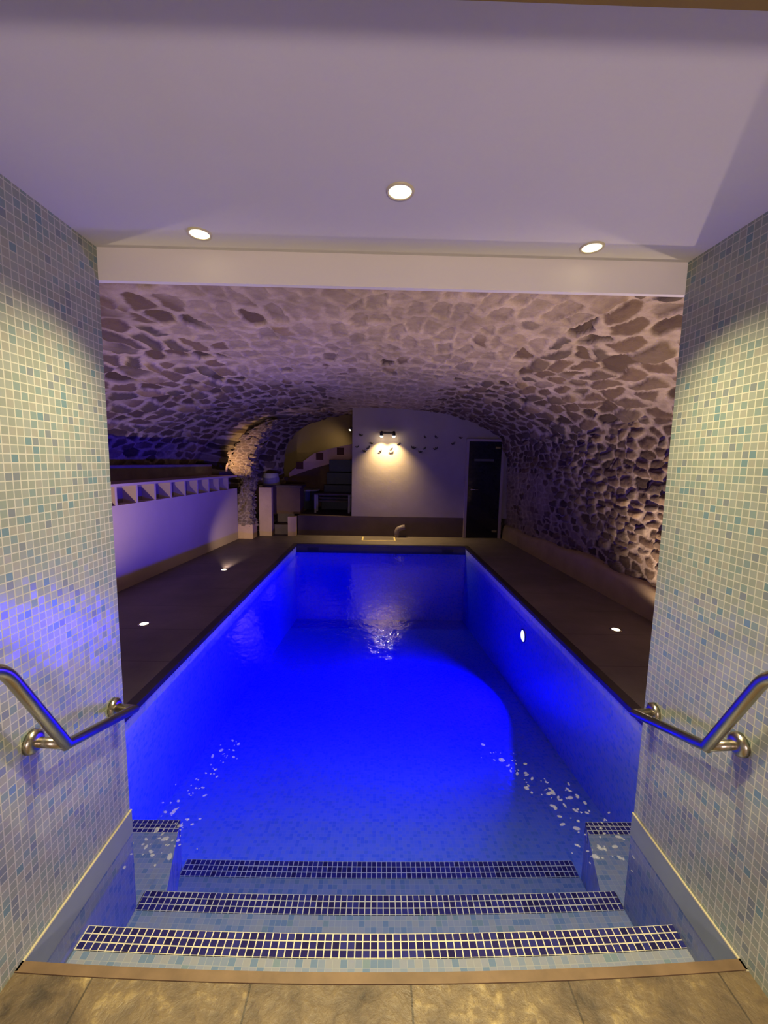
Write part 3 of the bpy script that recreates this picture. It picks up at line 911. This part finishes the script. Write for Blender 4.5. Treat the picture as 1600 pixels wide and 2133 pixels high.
# ================================================================== handrails
def handrail(s, xw, xr_, bend, end, top_, label):
    h = empty('handrail', (xw, 1.2, 0.8)); tag(h, label, 'handrail')
    far_f = (xw, end[0] + 0.006, end[1] + 0.004)
    path = [(xw - s * 0.0, far_f[1], far_f[2]), (xr_, end[0], end[1]), (xr_, bend[0], bend[1]), (xr_, top_[0], top_[1]), (xr_, top_[0] - 0.32, top_[1] + 0.02), (xw, top_[0] - 0.32, top_[1] + 0.02)]
    path = fillet(path, {2: 1}, 0.022, 5) if False else path
    pts = []
    for i, p in enumerate(path):
        pts.append(Vector(p))
    pts = fillet(pts, {3}, 0.07, 8)
    bm = bmesh.new(); tube(bm, pts, 0.0165, 22); bmesh.ops.remove_doubles(bm, verts=bm.verts, dist=1e-5)
    rail = sub('rail', bm, M['steel'], h, False)
    for p in rail.data.polygons: p.use_smooth = len(p.vertices) == 4
    bm = bmesh.new(); tube(bm, [(xw, bend[0] - 0.028, bend[1] + 0.028), (xr_, bend[0] - 0.004, bend[1] + 0.004)], 0.0150, 20); b_o = sub('bracket', bm, M['steel'], h)
    for p in b_o.data.polygons: p.use_smooth = len(p.vertices) == 4
    for (yy, zz) in ((far_f[1], far_f[2]), (bend[0] - 0.028, bend[1] + 0.028), (top_[0] - 0.32, top_[1] + 0.02)):
        bm = bmesh.new(); lathe(bm, [(0.0, 0.020), (0.018, 0.020), (0.026, 0.018), (0.034, 0.012), (0.036, 0.0), (0.0, 0.0)], 32, (xw, yy, zz), (-s, 0, 0)); sub('wall_flange', bm, M['steel'], h, True)


handrail(-1, XL, -0.922, (1.176, 0.842), (1.509, 0.745), (0.985, 1.195), 'bent brushed steel handrail on the left tiled wall')
handrail(1, XR, 1.020, (1.174, 0.853), (1.511, 0.745), (1.005, 1.190), 'bent brushed steel handrail on the right tiled wall')

# ================================================================== ornaments on the end wall
orn_pts = [(-0.43, 2.00), (-0.145, 2.075), (-0.28, 1.915), (-0.205, 1.985), (0.035, 1.915), (0.26, 1.975), (0.255, 1.89), (0.405, 2.07), (0.70, 2.00), (0.835, 1.92),
           (0.92, 2.22), (1.145, 2.22), (0.92, 1.99), (1.145, 1.99), (1.50, 2.10), (-0.36, 2.23), (1.64, 2.215)]
bm = bmesh.new()
for s in (-1, 1):
    pts = [Vector(p) for p in ((0.004 * s, 0, -0.012), (0.012 * s, -0.006, 0.006), (0.036 * s, -0.014, 0.022), (0.032 * s, -0.012, 0.002), (0.020 * s, -0.008, -0.014))]
    prism(bm, pts, (0, -0.004, 0))
lathe(bm, [(0.0, -0.024), (0.007, -0.012), (0.008, 0.004), (0.005, 0.016), (0.0, 0.022)], 12, (0, -0.010, 0))
proto = mesh_obj('wall_ornament', bm, M['black_fish'])
tag(proto, 'small dark winged ornament stuck on the white end wall near the twin lamp', 'ornament', 'dark ornaments on the white end wall')
for i, (x, z) in enumerate(orn_pts):
    o = proto if i == 0 else proto.copy()
    if i: COL.objects.link(o)
    o.location = (x, YE + 0.002, z); o.rotation_euler = (0, random.uniform(-0.9, 0.9), 0)
    k = random.uniform(1.0, 1.5); o.scale = (k, 1, k)

# pipe elbow on the ledge
bm = bmesh.new(); tube(bm, fillet([(0.40, 8.40, ZD), (0.40, 8.40, 0.36), (0.56, 8.40, 0.40)], {1}, 0.09, 8), 0.055, 20)
o = mesh_obj('pipe_elbow', bm, M['pipe'], None, True); tag(o, 'short grey bent pipe standing on the far deck against the dark platform', 'pipe')

# paving slab with pale joints behind the pool
slab = empty('inspection_slab', (0.02, 8.17, ZD)); tag(slab, 'stone slab outlined in pale grout on the far pool edge', 'slab')
bm = bmesh.new(); box(bm, -0.27, 0.33, 8.00, 8.34, ZD, ZD + 0.004); sub('slab_top', bm, M['deck'], slab)
bm = bmesh.new()
for (x0, x1, y0, y1) in ((-0.30, -0.27, 7.97, 8.37), (0.33, 0.36, 7.97, 8.37), (-0.27, 0.33, 7.97, 8.00)):
    box(bm, x0, x1, y0, y1, ZD, ZD + 0.005)
o = sub('grout_border', bm, M['grout'], slab); o['label'] = 'pale grout line'

# skimmers and inlet in the far pool end
for i, (x, w_) in enumerate(((-1.17, 0.24), (1.30, 0.24))):
    sk = empty('pool_skimmer', (x, PF, 0.10)); tag(sk, ('dark skimmer opening at the left of the far pool end', 'dark skimmer opening at the right of the far pool end')[i], 'skimmer')
    bm = bmesh.new(); box(bm, x - w_ / 2, x + w_ / 2, PF - 0.012, PF, 0.055, 0.135, 0.003); sub('faceplate', bm, M['coping'], sk)
    bm = bmesh.new(); box(bm, x - w_ / 2 + 0.02, x + w_ / 2 - 0.02, PF - 0.014, PF - 0.011, 0.07, 0.125); sub('mouth', bm, M['dark_slot'], sk)
bm = bmesh.new(); lathe(bm, [(0.0, 0.012), (0.010, 0.014), (0.020, 0.010), (0.026, 0.0), (0.0, 0.0)], 20, (0.33, PF, 0.0), (0, -1, 0))
o = mesh_obj('water_inlet', bm, M['white_fitting'], None, True); tag(o, 'tiny white water inlet in the far end of the pool', 'pool fitting')

# ================================================================== rough stone pillar at the corner of the alcove
def rough_pillar():
    ax = [(-2.57, 0.42, 0.17, 0.16), (-2.56, 0.75, 0.15, 0.15), (-2.53, 1.05, 0.13, 0.15), (-2.47, 1.30, 0.11, 0.15), (-2.56, 1.48, 0.20, 0.17),
          (-2.60, 1.66, 0.24, 0.18), (-2.54, 1.84, 0.22, 0.18), (-2.44, 2.02, 0.21, 0.18), (-2.30, 2.20, 0.18, 0.18), (-2.12, 2.36, 0.14, 0.16), (-1.98, 2.46, 0.09, 0.12)]
    ax = np.array(ax)
    nz, nt = 220, 120
    tt = np.linspace(0, 1, nz); kk = np.linspace(0, 1, len(ax))
    cx, cz, rx, ry = [np.interp(tt, kk, ax[:, i]) for i in range(4)]
    th = np.linspace(0, 2 * np.pi, nt)
    Tt, Th = np.meshgrid(np.arange(nz), th, indexing='ij')
    u = cz[Tt] + tt[Tt] * 0.5; v = Th * 0.18
    jn, tn, _ = stones(u, v + 0.02, 0.065, 0.085, 23)
    jn[:, -1] = jn[:, 0]; tn[:, -1] = tn[:, 0]
    st = sstep(0.06, 0.2, jn)
    rr = 1 + st * (tn - 0.4) * 0.55 + (fbm(u * 6, v * 6, 3) - 0.5) * 0.55
    rr[:, -1] = rr[:, 0]
    # squarish outline
    sq = (np.abs(np.cos(Th)) ** 4 + np.abs(np.sin(Th)) ** 4) ** -0.25
    X = cx[Tt] + rx[Tt] * rr * sq * np.cos(Th); Yp = 8.10 + ry[Tt] * rr * sq * np.sin(Th)
    Z = cz[Tt] + (fbm(u * 5 + 9, v * 5, 8) - 0.5) * 0.05
    return np.stack([X, np.clip(Yp, 7.945, 8.265), Z], -1), st, tn


Pp, st_, tn_ = rough_pillar()
pil = empty('stone_pillar', (-2.55, 8.1, ZD)); tag(pil, 'rough rubble stone pillar on a pale block at the corner of the alcove', 'pillar', kind='thing')
Pp = Pp - np.array([-2.55, 8.1, ZD])
grid_mesh('rubble_shaft', Pp, M['stone'], pil, attrs={'stone': st_, 'tone': np.clip(0.45 + tn_ * 0.55, 0, 1), 'cover': np.full(st_.shape, 0.35)})
bm = bmesh.new(); box(bm, -2.735, -2.385, 7.95, 8.25, ZD, 0.47, 0.012); o = sub('base_block', bm, M['pale_post'], pil); o['label'] = 'smooth pale square base'
bm = bmesh.new(); tube(bm, fillet([(-2.70, 8.0, 1.62), (-2.84, 7.97, 1.64), (-2.87, 7.96, 1.47)], {1}, 0.06, 6), 0.022, 10)
o = sub('spur', bm, M['pale_post'], pil, True); o['label'] = 'pale hooked stone spur'

bm = bmesh.new(); box(bm, -2.36, -2.11, 8.30, 8.44, ZD, 1.165, 0.008)
o = mesh_obj('pale_pier', bm, M['pale_post']); tag(o, 'pale rendered pier right of the rough stone pillar', 'pier')
bm = bmesh.new(); box(bm, -1.80, -1.64, 8.33, 8.46, ZD, 0.585, 0.008)
o = mesh_obj('low_post', bm, M['pale_post']); tag(o, 'small pale post standing at the left end of the dark platform', 'post')

# ================================================================== alcove furniture
cnt = empty('bar_counter', (-2.05, 8.9, 0.39)); tag(cnt, 'brown counter with a dark top behind the pale pier', 'counter')
bm = bmesh.new(); box(bm, -2.62, -1.62, 8.72, 9.15, 0.592, 1.145); sub('counter_body', bm, M['brown_block'], cnt)
bm = bmesh.new(); box(bm, -2.66, -1.58, 8.66, 9.19, 1.145, 1.19, 0.006); sub('counter_top', bm, M['dark_wood'], cnt)
bm = bmesh.new()
lathe(bm, [(0.0, 0.0), (0.19, 0.0), (0.185, 0.03), (0.15, 0.235), (0.14, 0.235), (0.0, 0.225)], 32, (-2.27, 8.92, 1.19))
o = mesh_obj('storage_bin', bm, M['grey_plastic'], None, False); tag(o, 'pale grey tapered bin standing on the dark counter top', 'bin')

par = empty('curved_parapet', (-1.3, 10.2, 1.2)); tag(par, 'sloping pale parapet with three dark square openings in the alcove', 'parapet')
bm = bmesh.new()
YP = 10.2
nx = 20
def par_z(x): return 1.30 + (x + 2.16) * 0.30 + 0.045 * math.sin((x + 2.16) * 2.0)
for i in range(nx):
    xa, xb = -2.16 + 1.70 * i / nx, -2.16 + 1.70 * (i + 1) / nx
    pts = [Vector((xa, YP, par_z(xa))), Vector((xb, YP, par_z(xb))), Vector((xb, YP, par_z(xb) + 0.10 + 0.26 * min(1, (xb + 2.16) / 0.6))), Vector((xa, YP, par_z(xa) + 0.10 + 0.26 * min(1, (xa + 2.16) / 0.6)))]
    prism(bm, pts, (0, 0.10, 0))
bmesh.ops.remove_doubles(bm, verts=bm.verts, dist=1e-4)
sub('parapet_band', bm, M['parapet'], par)
for x in (-1.90, -1.42, -0.92):
    bm = bmesh.new(); z = par_z(x) + (0.10 if x < -1.8 else 0.16); box(bm, x - 0.085, x + 0.085, YP - 0.006, YP + 0.02, z, z + 0.17); sub('opening', bm, M['dark_square'], par)
bm = bmesh.new()
for i in range(nx):
    xa, xb = -2.5 + 2.04 * i / nx, -2.5 + 2.04 * (i + 1) / nx
    prism(bm, [Vector((xa, YP + 0.01, 0.59)), Vector((xb, YP + 0.01, 0.59)), Vector((xb, YP + 0.01, par_z(max(xb, -2.16)))), Vector((xa, YP + 0.01, par_z(max(xa, -2.16))))], (0, 0.08, 0))
bmesh.ops.remove_doubles(bm, verts=bm.verts, dist=1e-4)
sub('parapet_wall', bm, M['brown_block'], par)

stc = empty('blue_slat_stack', (-0.85, 9.8, 0.59)); tag(stc, 'dark blue stepped stack of slats under the pale parapet in the alcove', 'stack')
for k in range(4):
    bm = bmesh.new(); box(bm, -1.30 + 0.05 * k, -0.47, 9.62 + 0.08 * k, 10.0 + 0.03 * k, 0.592 + 0.29 * k, 0.592 + 0.29 * (k + 1) - 0.02, 0.006); sub('slat', bm, M['dark_blue'], stc)

bn = empty('slatted_bench', (-1.0, 9.1, 0.59)); tag(bn, 'low dark slatted bench on the platform in the alcove', 'bench')
for k in range(4):
    bm = bmesh.new(); box(bm, -1.36, -0.60, 8.93 + 0.085 * k, 9.0 + 0.085 * k, 0.985, 1.01, 0.004); sub('slat', bm, M['dark_wood'], bn)
for k in range(3):
    bm = bmesh.new(); box(bm, -1.30, -0.66, 9.255, 9.27, 0.80 + 0.07 * k, 0.84 + 0.07 * k, 0.003); sub('back_slat', bm, M['dark_wood'], bn)
for x in (-1.36, -0.64):
    for y in (8.94, 9.23):
        bm = bmesh.new(); box(bm, x, x + 0.04, y, y + 0.04, 0.592, 0.985, 0.003); sub('leg', bm, M['grey_plastic'], bn)

tub = empty('hot_tub', (-1.75, 9.82, 0.59)); tag(tub, 'dark round tub with a pale curved rim beside the slatted bench', 'tub')
bm = bmesh.new(); lathe(bm, [(0.30, 0.0), (0.345, 0.42), (0.30, 0.42), (0.27, 0.30), (0.0, 0.30)], 48, (-1.72, 9.84, 0.592)); sub('tub_shell', bm, M['dark_blue'], tub, False)
bm = bmesh.new(); lathe(bm, [(0.35, 0.42), (0.358, 0.45), (0.32, 0.46), (0.295, 0.44), (0.30, 0.42), (0.35, 0.42)], 48, (-1.72, 9.84, 0.592)); o = sub('rim', bm, M['grey_plastic'], tub, True); o['label'] = 'pale rim'

# ================================================================== foam bubbles on the water
def foam(name, path, count, label, seed):
    rng = random.Random(seed)
    bm = bmesh.new()
    P_ = [Vector(p) for p in path]
    for _ in range(count):
        i = rng.randrange(len(P_) - 1); s = rng.random()
        p = P_[i].lerp(P_[i + 1], s)
        sp_ = 0.05 + 0.03 * (len(P_) - 1 - i)
        x, y = p.x + rng.gauss(0, sp_ * 0.45), p.y + rng.gauss(0, 0.03)
        r = rng.choice((0.003, 0.004, 0.005, 0.006, 0.008, 0.011)) * rng.uniform(0.8, 1.2)
        e = rng.uniform(0.55, 1.0); a = rng.random() * 6.28
        m = Matrix.Translation((x, y, ZW)) @ Matrix.Rotation(a, 4, 'Z') @ Matrix.Diagonal((r * 1.3, r * e, r * 0.35, 1))
        bmesh.ops.create_icosphere(bm, subdivisions=2, radius=1.0, matrix=m)
    o = mesh_obj(name, bm, M['foam'], None, True)
    tag(o, label, 'bubbles', kind='stuff')


foam('foam_bubbles', [(-0.905, 1.52, 0), (-0.91, 1.62, 0), (-0.89, 1.72, 0), (-0.90, 1.86, 0), (-0.84, 2.05, 0), (-0.80, 2.25, 0)], 90, 'drift of white bubbles on the water by the left side ledge of the steps', 3)
foam('foam_bubbles', [(0.96, 1.50, 0), (0.99, 1.62, 0), (1.00, 1.74, 0), (0.88, 1.90, 0), (0.78, 2.05, 0), (0.66, 2.20, 0)], 110, 'drift of white bubbles on the water by the right side ledge of the steps', 5)
